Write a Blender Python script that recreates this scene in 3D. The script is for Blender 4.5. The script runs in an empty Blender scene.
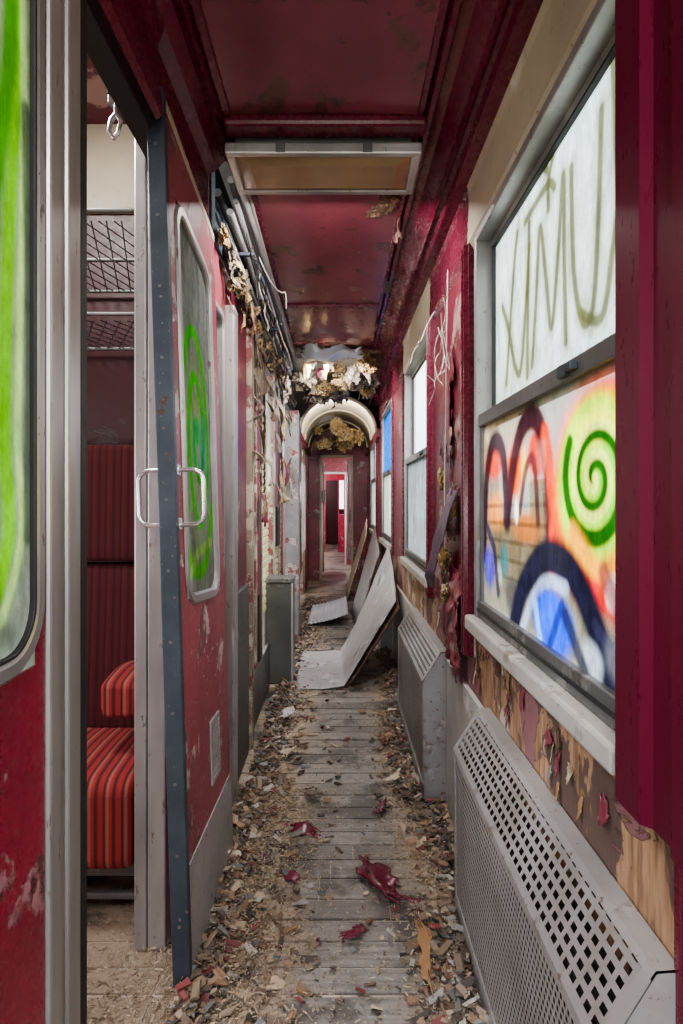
import bpy, bmesh, math, random
import numpy as np
from mathutils import Vector, noise, Matrix
random.seed(7)
R=random.random
def U(a,b): return a+(b-a)*random.random()
SC=bpy.context.scene
COL=SC.collection
try:
    SC.view_settings.look='AgX - Medium High Contrast'
except Exception: pass

# ---------------------------------------------------------------- helpers
def empty(name):
    o=bpy.data.objects.new(name,None); COL.objects.link(o); return o
def finish(name,me,mat=None,parent=None,smooth=False):
    o=bpy.data.objects.new(name,me); COL.objects.link(o)
    if mat:
        for m in (mat if isinstance(mat,(list,tuple)) else [mat]): me.materials.append(m)
    if parent: o.parent=parent
    if smooth:
        for p in me.polygons: p.use_smooth=True
    return o
def mesh(name,vs,fs,mat=None,parent=None,smooth=False):
    me=bpy.data.meshes.new(name); me.from_pydata([tuple(v) for v in vs],[],fs); me.update()
    return finish(name,me,mat,parent,smooth)
BF=[(0,3,2,1),(4,5,6,7),(0,1,5,4),(1,2,6,5),(2,3,7,6),(3,0,4,7)]
def boxes(name,lst,mat,parent=None,bevel=0.0,f=None):
    vs=[];fs=[]
    for (x0,x1,y0,y1,z0,z1) in lst:
        b=len(vs)
        c=[(x0,y0,z0),(x1,y0,z0),(x1,y1,z0),(x0,y1,z0),(x0,y0,z1),(x1,y0,z1),(x1,y1,z1),(x0,y1,z1)]
        if f: c=[f(*p) for p in c]
        vs+=c; fs+=[tuple(b+i for i in q) for q in BF]
    o=mesh(name,vs,fs,mat,parent)
    if bevel:
        m=o.modifiers.new('bev','BEVEL'); m.width=bevel; m.segments=2; m.limit_method='ANGLE'
    return o
def box(name,x0,x1,y0,y1,z0,z1,mat,parent=None,bevel=0.0):
    return boxes(name,[(x0,x1,y0,y1,z0,z1)],mat,parent,bevel)
def profile(name,pts,y0,y1,mat,parent=None,thick=0.01,n=1,smooth=False):
    vs=[];fs=[]
    for j in range(n+1):
        y=y0+(y1-y0)*j/n
        vs+=[(x,y,z) for x,z in pts]
    m=len(pts)
    for j in range(n):
        for i in range(m-1):
            fs.append((j*m+i,j*m+i+1,(j+1)*m+i+1,(j+1)*m+i))
    o=mesh(name,vs,fs,mat,parent,smooth)
    s=o.modifiers.new('sol','SOLIDIFY'); s.thickness=thick; s.offset=0
    return o
def tubes(name,lst,r,mat,parent=None,smooth=False):
    cu=bpy.data.curves.new(name,'CURVE'); cu.dimensions='3D'; cu.bevel_depth=r; cu.bevel_resolution=3; cu.use_fill_caps=True
    for pts in lst:
        sp=cu.splines.new('NURBS' if smooth else 'POLY'); sp.points.add(len(pts)-1)
        for i,p in enumerate(pts): sp.points[i].co=(p[0],p[1],p[2],1)
        if smooth: sp.order_u=3; sp.use_endpoint_u=True
    cu.materials.append(mat)
    o=bpy.data.objects.new(name,cu); COL.objects.link(o)
    if parent:o.parent=parent
    return o
def tube(name,pts,r,mat,parent=None,smooth=False): return tubes(name,[pts],r,mat,parent,smooth)
def sheet(name,rows,mat,parent=None,n=24,amp=0.01,sc=6,thick=0.004,seed=0,ragged=0):
    rows=[[Vector(p) for p in r] for r in rows]
    def samp(r,t):
        k=t*(len(r)-1); i=min(int(k),len(r)-2); return r[i].lerp(r[i+1],k-i)
    vs=[];fs=[]
    for j in range(n+1):
        for i in range(n+1):
            v=j/n
            p=samp([samp(r,i/n) for r in rows],v)
            d=noise.noise_vector(p*sc+Vector((seed*3.1,seed,0)))
            vs.append(p+d*amp)
    for j in range(n):
        for i in range(n):
            if ragged:
                e=min(i,j,n-1-i,n-1-j)/n
                if e<ragged*(0.5+noise.noise(Vector((i*.35,j*.35,seed*7.3)))): continue
            a=j*(n+1)+i; fs.append((a,a+1,a+n+2,a+n+1))
    o=mesh(name,vs,fs,mat,parent,True)
    s=o.modifiers.new('sol','SOLIDIFY'); s.thickness=thick
    return o
def clump(name,items,mat,parent=None,seed=0,rough=0.45):
    bm=bmesh.new()
    for k,(c,s) in enumerate(items):
        r=bmesh.ops.create_icosphere(bm,subdivisions=4,radius=1)
        off=Vector((seed*5+k*2.3,k*1.1,seed))
        for v in r['verts']:
            n=v.co.normalized()
            d=1+rough*noise.fractal(n*1.6+off,0.7,2.1,5)+0.25*noise.noise(n*7+off)
            v.co=Vector((n.x*s[0]*d,n.y*s[1]*d,n.z*s[2]*d))+Vector(c)
    me=bpy.data.meshes.new(name); bm.to_mesh(me); bm.free()
    return finish(name,me,mat,parent,False)

# ---------------------------------------------------------------- materials
def newmat(name):
    m=bpy.data.materials.new(name); m.use_nodes=True
    nt=m.node_tree; b=nt.nodes['Principled BSDF']
    return m,nt,b
def texco(nt,scale=(1,1,1),kind='Object'):
    tc=nt.nodes.new('ShaderNodeTexCoord'); mp=nt.nodes.new('ShaderNodeMapping')
    mp.inputs['Scale'].default_value=scale
    nt.links.new(tc.outputs[kind],mp.inputs[0]); return mp.outputs[0]
def nz(nt,vec,scale,detail=6,rough=.6,dist=0):
    n=nt.nodes.new('ShaderNodeTexNoise'); n.inputs['Scale'].default_value=scale
    n.inputs['Detail'].default_value=detail; n.inputs['Roughness'].default_value=rough
    n.inputs['Distortion'].default_value=dist
    nt.links.new(vec,n.inputs['Vector']); return n.outputs['Fac']
def ramp(nt,fac,a,b):
    m=nt.nodes.new('ShaderNodeMapRange'); m.inputs[1].default_value=a; m.inputs[2].default_value=b
    nt.links.new(fac,m.inputs[0]); return m.outputs[0]
def mix(nt,fac,a,b):
    m=nt.nodes.new('ShaderNodeMix'); m.data_type='RGBA'
    if isinstance(fac,(int,float)): m.inputs[0].default_value=fac
    else: nt.links.new(fac,m.inputs[0])
    for s,i in ((a,6),(b,7)):
        if isinstance(s,tuple): m.inputs[i].default_value=(s[0],s[1],s[2],1)
        else: nt.links.new(s,m.inputs[i])
    return m.outputs[2]
def bump(nt,b,h,st=.3,dist=.01):
    n=nt.nodes.new('ShaderNodeBump'); n.inputs['Strength'].default_value=st; n.inputs['Distance'].default_value=dist
    nt.links.new(h,n.inputs['Height']); nt.links.new(n.outputs[0],b.inputs['Normal'])
def math_(nt,op,a,b=None):
    m=nt.nodes.new('ShaderNodeMath'); m.operation=op
    for i,s in enumerate((a,b)):
        if s is None: continue
        if isinstance(s,(int,float)): m.inputs[i].default_value=s
        else: nt.links.new(s,m.inputs[i])
    return m.outputs[0]
def paint(name,base,dark,patch,patch2=None,thr=.62,scale=3,rough=.35,metal=0,stretch=(1,1,1),bst=.4,soft=.02,fine=.68):
    m,nt,b=newmat(name); v=texco(nt,stretch)
    big=ramp(nt,nz(nt,v,scale*.6,4),.35,.65)
    c=mix(nt,big,base,dark)
    n2=nz(nt,v,scale*9,6,.7); c=mix(nt,ramp(nt,n2,fine,fine+.03),c,patch)
    n1=nz(nt,v,scale,9,.62,.3)
    if patch2:
        p=mix(nt,ramp(nt,nz(nt,v,scale*2.3,8,.7),.46,.52),patch,patch2)
    else: p=patch
    f=ramp(nt,n1,thr,thr+soft)
    c=mix(nt,f,c,p)
    nt.links.new(c,b.inputs['Base Color'])
    rr=nt.nodes.new('ShaderNodeMapRange'); rr.inputs[3].default_value=rough*.7; rr.inputs[4].default_value=min(1,rough*1.6)
    nt.links.new(n2,rr.inputs[0]); nt.links.new(rr.outputs[0],b.inputs['Roughness'])
    b.inputs['Metallic'].default_value=metal
    h=math_(nt,'SUBTRACT',math_(nt,'MULTIPLY',n2,.25),f)
    bump(nt,b,h,bst,.006)
    return m
M={}
M['maroon']=paint('maroon_paint',(.17,.024,.044),(.115,.017,.032),(.09,.03,.03),(.36,.22,.20),.60,2.8,.32,fine=.65)
M['ceil']=paint('ceiling_maroon_paint',(.24,.055,.078),(.165,.036,.055),(.085,.038,.032),(.13,.05,.045),.565,3.8,.20,soft=.05,bst=.12,fine=.62)
M['trimred']=paint('glossy_maroon_trim',(.14,.015,.035),(.10,.011,.026),(.06,.015,.02),(.28,.13,.13),.66,5,.24,stretch=(1,.5,1),bst=.25,fine=.67)
M['post']=paint('pilaster_maroon',(.13,.011,.034),(.10,.008,.027),(.07,.01,.02),None,.72,5,.26,stretch=(1,1,.3),bst=.25,fine=.70)
M['leafred']=paint('faded_red_door',(.28,.062,.085),(.19,.038,.056),(.40,.30,.29),(.14,.055,.055),.57,4.8,.36,bst=.4,fine=.61)
M['brightred']=paint('bright_red_door',(.33,.020,.055),(.22,.013,.036),(.46,.23,.26),(.13,.03,.03),.60,6,.24,bst=.5,fine=.65)
M['alu']=paint('weathered_aluminium',(.50,.49,.49),(.29,.28,.28),(.19,.15,.12),(.62,.61,.60),.60,6,.34,.6,(1,1,.3),bst=.2,soft=.12,fine=.63)
M['alupost']=paint('scuffed_door_post',(.60,.58,.56),(.29,.28,.27),(.22,.18,.14),(.66,.64,.62),.58,7,.30,.6,(1,1,.14),bst=.2,soft=.16,fine=.62)
M['aludark']=paint('dark_aluminium',(.19,.19,.19),(.13,.13,.13),(.09,.07,.055),(.34,.33,.31),.60,5,.42,.5,bst=.15,soft=.08,fine=.63)
M['cab']=paint('grey_cabinet_steel',(.13,.13,.125),(.09,.09,.085),(.07,.05,.04),(.25,.24,.22),.62,5,.38,.4,bst=.15,soft=.08,fine=.63)
M['edge']=paint('blue_grey_steel',(.075,.095,.12),(.045,.058,.075),(.22,.22,.22),(.10,.06,.04),.66,9,.40,.35,bst=.2,fine=.65)
M['heater']=paint('grey_enamel',(.40,.385,.385),(.29,.28,.28),(.19,.13,.09),(.48,.47,.46),.58,5,.34,.3,bst=.12,soft=.08,fine=.61)
M['cream']=paint('cream_paint',(.50,.43,.32),(.36,.30,.22),(.24,.16,.10),(.60,.56,.46),.60,2.8,.5,bst=.2,soft=.05,fine=.64)
M['white']=paint('dirty_white',(.52,.50,.48),(.37,.355,.33),(.22,.17,.13),(.60,.60,.58),.60,5,.45,bst=.2,soft=.08,fine=.65)
M['siding']=paint('cream_green_siding',(.58,.54,.28),(.46,.43,.23),(.35,.25,.14),(.66,.64,.5),.62,3,.55,bst=.2)
M['stripped']=paint('stripped_wall',(.30,.25,.18),(.18,.145,.11),(.42,.39,.31),(.18,.06,.06),.51,5,.7,bst=.6)
M['peelpost']=paint('peeled_post',(.22,.22,.225),(.14,.135,.14),(.17,.045,.05),(.34,.33,.31),.55,7,.6,bst=.5)
M['tan']=paint('yellowed_diffuser',(.36,.26,.15),(.24,.17,.10),(.15,.10,.06),None,.58,4,.16,bst=.1,soft=.1)
M['dark']=paint('dark_grime',(.03,.025,.022),(.02,.018,.018),(.07,.05,.04),None,.62,5,.8)
M['darkred']=paint('dark_maroon_board',(.055,.008,.013),(.040,.006,.010),(.04,.02,.02),None,.65,3,.4)  # maroon board several tones darker than the other walls
M['black']=paint('black_rubber',(.02,.02,.022),(.03,.03,.03),(.06,.06,.06),None,.7,5,.5)
M['insul']=paint('yellow_insulation',(.38,.25,.10),(.21,.14,.06),(.11,.075,.04),(.42,.33,.2),.50,16,.95,bst=.8)
M['rag']=paint('grey_brown_lagging',(.20,.165,.13),(.11,.09,.07),(.32,.28,.23),(.07,.05,.04),.52,14,.9,bst=.8)
M['linol']=paint('grey_sheet',(.38,.37,.385),(.28,.27,.285),(.18,.15,.12),(.48,.48,.48),.56,5,.30,bst=.2,soft=.06,fine=.60)
M['wood']=paint('wood_strip',(.38,.22,.11),(.26,.14,.07),(.17,.09,.05),(.46,.33,.2),.6,9,.7,stretch=(1,.3,1))
M['gap']=paint('sawdust_in_gaps',(.56,.50,.44),(.30,.26,.22),(.15,.11,.08),None,.58,9,.9)
M['purple']=paint('torn_vinyl',(.22,.16,.22),(.13,.09,.13),(.3,.22,.2),(.2,.03,.05),.6,8,.4)
M['brownply']=paint('torn_brown_ply',(.16,.10,.065),(.09,.055,.04),(.34,.24,.15),(.14,.03,.04),.54,12,.8,bst=.7)
M['chrome'],nt,b=newmat('handle_steel'); b.inputs['Metallic'].default_value=.8; b.inputs['Base Color'].default_value=(.75,.75,.77,1); b.inputs['Roughness'].default_value=.25
M['plastic'],nt,b=newmat('torn_plastic'); b.inputs['Base Color'].default_value=(.45,.48,.54,1); b.inputs['Roughness'].default_value=.3
M['wire'],nt,b=newmat('wire_insulation'); b.inputs['Base Color'].default_value=(.6,.58,.52,1)
M['ground']=paint('grass_gravel',(.10,.14,.05),(.16,.15,.10),(.25,.23,.18),None,.6,1.2,.9)
def peelmat():
    m,nt,b=newmat('peeling_plywood'); vs=texco(nt,(1,1.2,.7))
    g=nz(nt,texco(nt,(1,1,.12)),60,5,.6)
    wood=mix(nt,ramp(nt,g,.4,.62),(.48,.30,.18),(.25,.14,.08))
    c=wood
    n1=nz(nt,vs,4.2,10,.58,.4)
    c=mix(nt,ramp(nt,n1,.52,.535),c,(.13,.085,.07))
    n2=nz(nt,texco(nt,(1,1.1,.8)),5.5,10,.62,.5)
    c=mix(nt,ramp(nt,n2,.55,.565),c,(.55,.47,.40))
    n3=nz(nt,texco(nt,(1.3,1.0,.9)),4.6,10,.58,.6)
    f3=ramp(nt,n3,.53,.54)
    c=mix(nt,f3,c,mix(nt,n1,(.34,.18,.19),(.18,.07,.08)))
    nt.links.new(c,b.inputs['Base Color']); b.inputs['Roughness'].default_value=.6
    h=math_(nt,'ADD',math_(nt,'ADD',f3,ramp(nt,n2,.55,.565)),math_(nt,'MULTIPLY',g,.3))
    bump(nt,b,h,.9,.010); return m
M['peel']=peelmat()
def floormat():
    m,nt,b=newmat('worn_floor_boards'); v=texco(nt)
    at=nt.nodes.new('ShaderNodeAttribute'); at.attribute_name='tint'
    g=nz(nt,texco(nt,(.25,3,1)),26,7,.65)
    c=mix(nt,ramp(nt,g,.35,.65),(.155,.142,.132),(.32,.295,.275))
    c=mix(nt,math_(nt,'MULTIPLY',at.outputs['Fac'],.75),c,(.11,.10,.095))
    sx=nt.nodes.new('ShaderNodeSeparateXYZ'); nt.links.new(v,sx.inputs[0])
    n=nz(nt,v,4,9,.65,.2)
    ax=math_(nt,'ABSOLUTE',math_(nt,'SUBTRACT',sx.outputs[0],0.045))
    edge=ramp(nt,math_(nt,'ADD',ax,math_(nt,'MULTIPLY',n,.30)),.27,.40)
    dirt=mix(nt,nz(nt,v,70,5,.75),(.14,.10,.07),(.56,.44,.33))
    c=mix(nt,math_(nt,'MULTIPLY',edge,.9),c,dirt)
    n2=nz(nt,v,60,4,.7); c=mix(nt,ramp(nt,n2,.60,.68),c,(.44,.39,.34))
    c=mix(nt,ramp(nt,nz(nt,v,3.2,8,.65),.51,.59),c,(.085,.076,.072))
    nt.links.new(c,b.inputs['Base Color']); b.inputs['Roughness'].default_value=.42
    bump(nt,b,math_(nt,'ADD',g,n2),.5,.004); return m
M['floor']=floormat()
def chipmat():
    m,nt,b=newmat('litter'); at=nt.nodes.new('ShaderNodeAttribute'); at.attribute_name='Col'
    n=nz(nt,texco(nt),80,4); c=mix(nt,math_(nt,'MULTIPLY',n,.5),at.outputs['Color'],(.1,.08,.06))
    nt.links.new(c,b.inputs['Base Color']); b.inputs['Roughness'].default_value=.75; return m
M['chips']=chipmat()
def seatmat(nm,A,B,C):
    m,nt,b=newmat(nm); v=texco(nt)
    sx=nt.nodes.new('ShaderNodeSeparateXYZ'); nt.links.new(v,sx.inputs[0])
    w=math_(nt,'SINE',math_(nt,'MULTIPLY',sx.outputs[0],2*math.pi/.026))
    c=mix(nt,ramp(nt,w,-.1,.7),A,B)
    w2=math_(nt,'SINE',math_(nt,'MULTIPLY',sx.outputs[0],2*math.pi/.052))
    c=mix(nt,math_(nt,'MULTIPLY',ramp(nt,w2,.75,.95),.5),c,C)
    n=nz(nt,v,220,3); nt.links.new(mix(nt,math_(nt,'MULTIPLY',n,.4),c,(.08,.01,.01)),b.inputs['Base Color'])
    b.inputs['Roughness'].default_value=.95; bump(nt,b,n,.5,.003); return m
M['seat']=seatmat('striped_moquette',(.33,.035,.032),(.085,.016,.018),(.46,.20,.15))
M['seatback']=seatmat('shaded_striped_moquette',(.075,.008,.010),(.026,.005,.007),(.10,.018,.018))  # same moquette, with the shade on the backrests put into darker colours
def perfmat(name,pu,pv,hu,hv,stag=True):
    m=bpy.data.materials.new(name); m.use_nodes=True; nt=m.node_tree; b=nt.nodes['Principled BSDF']
    b.inputs['Metallic'].default_value=.3; b.inputs['Roughness'].default_value=.34
    nn=nz(nt,texco(nt),7,8,.65); nt.links.new(mix(nt,ramp(nt,nn,.4,.7),(.40,.385,.385),(.26,.235,.22)),b.inputs['Base Color'])
    v=texco(nt,(1,1,1),'UV'); sx=nt.nodes.new('ShaderNodeSeparateXYZ'); nt.links.new(v,sx.inputs[0])
    rv=math_(nt,'DIVIDE',sx.outputs[1],pv)
    ru=math_(nt,'DIVIDE',sx.outputs[0],pu)
    if stag:
        par=math_(nt,'MULTIPLY',math_(nt,'MODULO',math_(nt,'FLOOR',rv),2.0),.5); ru=math_(nt,'ADD',ru,par)
    du=math_(nt,'ABSOLUTE',math_(nt,'SUBTRACT',math_(nt,'FRACT',ru),.5))
    dv=math_(nt,'ABSOLUTE',math_(nt,'SUBTRACT',math_(nt,'FRACT',rv),.5))
    hole=math_(nt,'MULTIPLY',math_(nt,'LESS_THAN',du,hu/2),math_(nt,'LESS_THAN',dv,hv/2))
    tr=nt.nodes.new('ShaderNodeBsdfTransparent'); mx=nt.nodes.new('ShaderNodeMixShader')
    nt.links.new(hole,mx.inputs[0]); nt.links.new(b.outputs[0],mx.inputs[1]); nt.links.new(tr.outputs[0],mx.inputs[2])
    nt.links.new(mx.outputs[0],nt.nodes['Material Output'].inputs[0]); return m
M['perf_s']=perfmat('perforated_steel_fine',.016,.016,.50,.55,True)
M['perf_b']=perfmat('perforated_steel_wide',.028,.022,.60,.50,False)
def panemat():
    m=bpy.data.materials.new('sprayed_dirty_glass'); m.use_nodes=True; nt=m.node_tree
    for n in list(nt.nodes):
        if n.type!='OUTPUT_MATERIAL': nt.nodes.remove(n)
    at=nt.nodes.new('ShaderNodeAttribute'); at.attribute_name='Col'
    n4=nz(nt,texco(nt,(1,1,.45)),14,10,.78)
    mott=nt.nodes.new('ShaderNodeMix'); mott.data_type='RGBA'; mott.blend_type='MULTIPLY'; mott.inputs[0].default_value=1
    nt.links.new(at.outputs['Color'],mott.inputs[6])
    nt.links.new(mix(nt,ramp(nt,n4,.36,.64),(1.2,1.22,1.2),(.50,.52,.48)),mott.inputs[7])
    tl=nt.nodes.new('ShaderNodeBsdfTranslucent'); df=nt.nodes.new('ShaderNodeBsdfDiffuse'); tr=nt.nodes.new('ShaderNodeBsdfTransparent')
    for n in (tl,df): nt.links.new(mott.outputs[2],n.inputs['Color'])
    m1=nt.nodes.new('ShaderNodeMixShader'); m1.inputs[0].default_value=.35
    nt.links.new(tl.outputs[0],m1.inputs[1]); nt.links.new(df.outputs[0],m1.inputs[2])
    n=nz(nt,texco(nt),9,8,.7); n2=nz(nt,texco(nt),120,3,.6)
    a=math_(nt,'MULTIPLY',at.outputs['Alpha'],ramp(nt,n,.0,.40))
    a=math_(nt,'ADD',a,math_(nt,'MULTIPLY',ramp(nt,n2,.62,.7),.25))
    cl=nt.nodes.new('ShaderNodeClamp'); nt.links.new(a,cl.inputs[0])
    m2=nt.nodes.new('ShaderNodeMixShader'); nt.links.new(cl.outputs[0],m2.inputs[0]); nt.links.new(tr.outputs[0],m2.inputs[1]); nt.links.new(m1.outputs[0],m2.inputs[2])
    sc2=nt.nodes.new('ShaderNodeMix'); sc2.data_type='RGBA'; sc2.blend_type='MULTIPLY'; sc2.inputs[0].default_value=1
    ca=nt.nodes.new('ShaderNodeClamp'); nt.links.new(at.outputs['Alpha'],ca.inputs[0])
    tint=mix(nt,ca.outputs[0],(.9,.9,.9),at.outputs['Color']); nt.links.new(tint,tr.inputs['Color'])
    gl=nt.nodes.new('ShaderNodeBsdfGlossy'); gl.inputs['Roughness'].default_value=.08
    m3=nt.nodes.new('ShaderNodeMixShader'); m3.inputs[0].default_value=.05
    nt.links.new(m2.outputs[0],m3.inputs[1]); nt.links.new(gl.outputs[0],m3.inputs[2])
    nt.links.new(m3.outputs[0],nt.nodes['Material Output'].inputs[0]); return m
M['pane']=panemat()

def sm(x): x=np.clip(x,0,1); return x*x*(3-2*x)
class Paint:
    def __init__(s,A,B,base,alpha):
        s.A=A;s.B=B; s.c=np.ones(A.shape+(3,))*np.array(base); s.a=np.ones(A.shape)*alpha
    def lay(s,k,col,al=1.0,mx=1.05):
        k=(k*al)[...,None]; s.c=s.c*(1-k)+np.array(col)*k; s.a=np.maximum(s.a,k[...,0]*mx)
    def stroke(s,pts,w,col,soft=1.0,al=1.0):
        d=np.full(s.A.shape,9.)
        for (a0,b0),(a1,b1) in zip(pts[:-1],pts[1:]):
            dx,dy=a1-a0,b1-b0; L=dx*dx+dy*dy+1e-12
            t=np.clip(((s.A-a0)*dx+(s.B-b0)*dy)/L,0,1)
            d=np.minimum(d,np.hypot(s.A-a0-t*dx,s.B-b0-t*dy))
        s.lay(sm(1-(d-w*(1-.5*soft))/(w*soft+1e-6)),col,al)
    def blob(s,c,r,col,al=1.0,soft=.6):
        d=np.hypot((s.A-c[0])/r[0],(s.B-c[1])/r[1]); s.lay(sm((1-d)/soft),col,al)
def cr(pts,n=8):
    out=[]; P=[pts[0]]+list(pts)+[pts[-1]]
    for i in range(1,len(P)-2):
        for k in range(n):
            t=k/n
            out.append(tuple(.5*((2*P[i][j])+(-P[i-1][j]+P[i+1][j])*t+(2*P[i-1][j]-5*P[i][j]+4*P[i+1][j]-P[i+2][j])*t*t+(-P[i-1][j]+3*P[i][j]-3*P[i+1][j]+P[i+2][j])*t**3) for j in (0,1)))
    out.append(tuple(pts[-1])); return out
def spiral(c,r0,r1,turns,n=90,ay=1.0,ph=0):
    return [(c[0]+(r0+(r1-r0)*i/n)*math.cos(ph+turns*2*math.pi*i/n),c[1]+ay*(r0+(r1-r0)*i/n)*math.sin(ph+turns*2*math.pi*i/n)) for i in range(n+1)]
def pane(name,f,a0,a1,b0,b1,na,nb,base,alpha,fn,parent):
    A,B=np.meshgrid(np.linspace(a0,a1,na+1),np.linspace(b0,b1,nb+1))
    P=Paint(A,B,base,alpha)
    if fn: fn(P)
    vs=[f(float(a),float(b)) for a,b in zip(A.ravel(),B.ravel())]
    w=na+1
    fs=[(j*w+i,j*w+i+1,(j+1)*w+i+1,(j+1)*w+i) for j in range(nb) for i in range(na)]
    o=mesh(name,vs,fs,M['pane'],parent)
    ca=o.data.color_attributes.new('Col','FLOAT_COLOR','POINT')
    arr=np.concatenate([P.c.reshape(-1,3),P.a.reshape(-1,1)],axis=1).astype(np.float32)
    ca.data.foreach_set('color',arr.ravel()); return o

# ================================================================ SHELL
XR,XL=.46,-.45
def build_floor():
    vs=[];fs=[];t=[]
    y=-1.4
    while y<18.0:
        w=U(.085,.105); dz=U(-.002,.002); tint=U(0,1)**1.5
        for (x0,x1) in ((-2.3,-.47),(-.465,U(-.1,.2)),(None,.52)):
            if x0 is None: x0=px+.002
            px=x1
            b=len(vs); z1=dz+U(-.001,.001); g=U(.005,.013)
            for z in (-.03,z1):
                vs+= [(x0,y,z),(x1,y,z),(x1,y+w-g,z),(x0,y+w-g*U(.6,1.3),z)]
            fs+=[tuple(b+i for i in q) for q in BF]; tt=min(1,max(0,tint+U(-.15,.15))); t+=[tt]*8
        y+=w
    b=len(vs); vs+=[(-2.35,-1.4,-.005),(.55,-1.4,-.005),(.55,18,-.005),(-2.35,18,-.005)]; fs.append((b,b+1,b+2,b+3)); t+=[1]*4
    o=mesh('floor',vs,fs,[M['floor'],M['gap']])
    o.data.polygons[len(fs)-1].material_index=1
    a=o.data.attributes.new('tint','FLOAT','POINT'); a.data.foreach_set('value',t)
build_floor()

wr=empty('wall_right')
spans=[(-1.2,-.12),(.86,1.98),(2.96,4.06),(5.06,6.16),(7.16,8.26),(10.0,11.4),(12.6,14.0)]
ends=[-1.4]+[v for s in spans for v in s]+[18.0]
box('lower_plywood',XR,XR+.06,-1.4,18,-.02,.82,M['peel'],wr)
box('header',XR,XR+.06,-1.4,18,2.12,2.75,M['maroon'],wr)
boxes('pillars',[(XR,XR+.06,ends[i],ends[i+1],.82,2.12) for i in range(0,len(ends),2)],M['maroon'],wr)
def pilaster(name,y0,y1,z0=.79,z1=2.12,deep=.035,mat='trimred'):
    n=[(XR,y0),(XR-deep*.6,y0),(XR-deep*.6,y0+.012),(XR-deep,y0+.02),(XR-deep,y0+(y1-y0)*.35),(XR-deep*.7,y0+(y1-y0)*.40),(XR-deep*.7,y0+(y1-y0)*.6),
       (XR-deep,y0+(y1-y0)*.65),(XR-deep,y1-.02),(XR-deep*.6,y1-.012),(XR-deep*.6,y1),(XR,y1)]
    k=len(n); vs=[(x,y,z0) for x,y in n]+[(x,y,z1) for x,y in n]
    fs=[(i,(i+1)%k,k+(i+1)%k,k+i) for i in range(k)]+[tuple(range(k)),tuple(range(2*k-1,k-1,-1))]
    return mesh(name,vs,fs,M[mat],wr)
pilaster('pilaster_1',.66,.925,z0=.80,z1=2.36,deep=.042,mat='post')
pilaster('pilaster_2',2.03,2.12,z0=.72,z1=2.12,deep=.03)
pilaster('pilaster_3',2.86,2.95,z0=.78,z1=2.12,deep=.03)
for i,(a,b_) in enumerate(((4.08,4.18),(4.93,5.03),(6.2,6.3),(7.0,7.1),(8.3,8.4),(9.0,9.12))): pilaster('pilaster_%d'%(i+4),a,b_,deep=.015)
VP_=[(.462,2.10),(.446,2.125),(.448,2.14),(.452,2.30),(.44,2.355)]
profile('trim_1',VP_,-1.4,2.06,M['cream'],None,.006)
profile('trim_4',VP_,2.06,2.92,M['trimred'],wr,.006)
profile('trim_5',VP_,2.92,4.1,M['cream'],wr,.006)
profile('trim_6',VP_,4.1,9.3,M['trimred'],wr,.006)
rc=empty('trim_2')
profile('cove_right',[(.45,2.33),(.405,2.335),(.40,2.365),(.385,2.37),(.375,2.36),(.37,2.385),(.33,2.44),(.30,2.452),(.292,2.438),(.280,2.438),(.272,2.455),(.262,2.44),(.25,2.44),(.245,2.458)],-1.4,8.9,M['trimred'],rc,.006)
ce=empty('ceiling')
profile('ceiling_panel_near',[(-.34,2.452),(-.1,2.458),(.1,2.458),(.255,2.452)],-1.4,1.93,M['ceil'],ce,.012)
profile('ceiling_panel_mid',[(-.335,2.452),(.25,2.452)],2.2,3.68,M['ceil'],ce,.012)
profile('ceiling_panel_far',[(-.33,2.445),(.25,2.445)],3.70,4.6,M['ceil'],ce,.012)
box('joint_strip',-.335,.25,3.66,3.72,2.434,2.446,M['trimred'],ce,.003)
box('joint_strip_near',-.36,.28,1.86,1.935,2.415,2.452,M['trimred'],ce,.012)
boxes('roof',[(-2.4,.60,-1.4,5.1,2.75,2.80),(-2.4,-.5,5.1,5.3,2.75,2.80),(-2.4,.60,5.3,18,2.75,2.80)],M['dark'],ce)  # outer roof added to cast shade, slot opened to let sky light down
CL=[(XL,2.19),(XL+.012,2.20),(XL+.010,2.26),(XL-.002,2.27),(XL+.002,2.37),(XL+.02,2.42),(-.40,2.452),(-.375,2.440),(-.362,2.455),(-.350,2.440),(-.335,2.44),(-.33,2.456)]
profile('cove_left_a',CL,-1.4,1.48,M['trimred'],ce,.008)
profile('cove_left_b',[(-.462,2.26),(-.462,2.40)]+CL[5:],1.48,2.12,M['trimred'],ce,.008)
profile('edge_moulding_left',[(-.345,2.456),(-.34,2.436),(-.325,2.436),(-.32,2.452)],2.2,4.6,M['trimred'],ce,.005)
for i,y in enumerate((4.75,5.3,5.9,6.4)): box('roof_rib_%d'%i,-.45,.44,y,y+.05,2.42,2.5,M['stripped'],ce)
arc=[(.43*math.cos(t),2.0+.40*math.sin(t)) for t in [math.pi*i/16 for i in range(17)]]
profile('vault_far',arc,6.6,9.3,M['cream'],ce,.012,1,True)
for i,y in enumerate((6.55,7.5,8.5,9.3)):
    profile('vault_rib_%d'%i,[(.415*math.cos(math.pi*k/16),2.0+.375*math.sin(math.pi*k/16)) for k in range(17)],y,y+.06,M['cream'],ce,.02)
boxes('vault_side_beams',[(-.47,-.42,6.5,9.4,1.93,2.02),(.42,.47,6.5,9.4,1.93,2.02)],M['maroon'],ce)
box('ceiling_vestibule',-1.0,.52,9.5,18,2.3,2.34,M['leafred'],ce)
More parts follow.
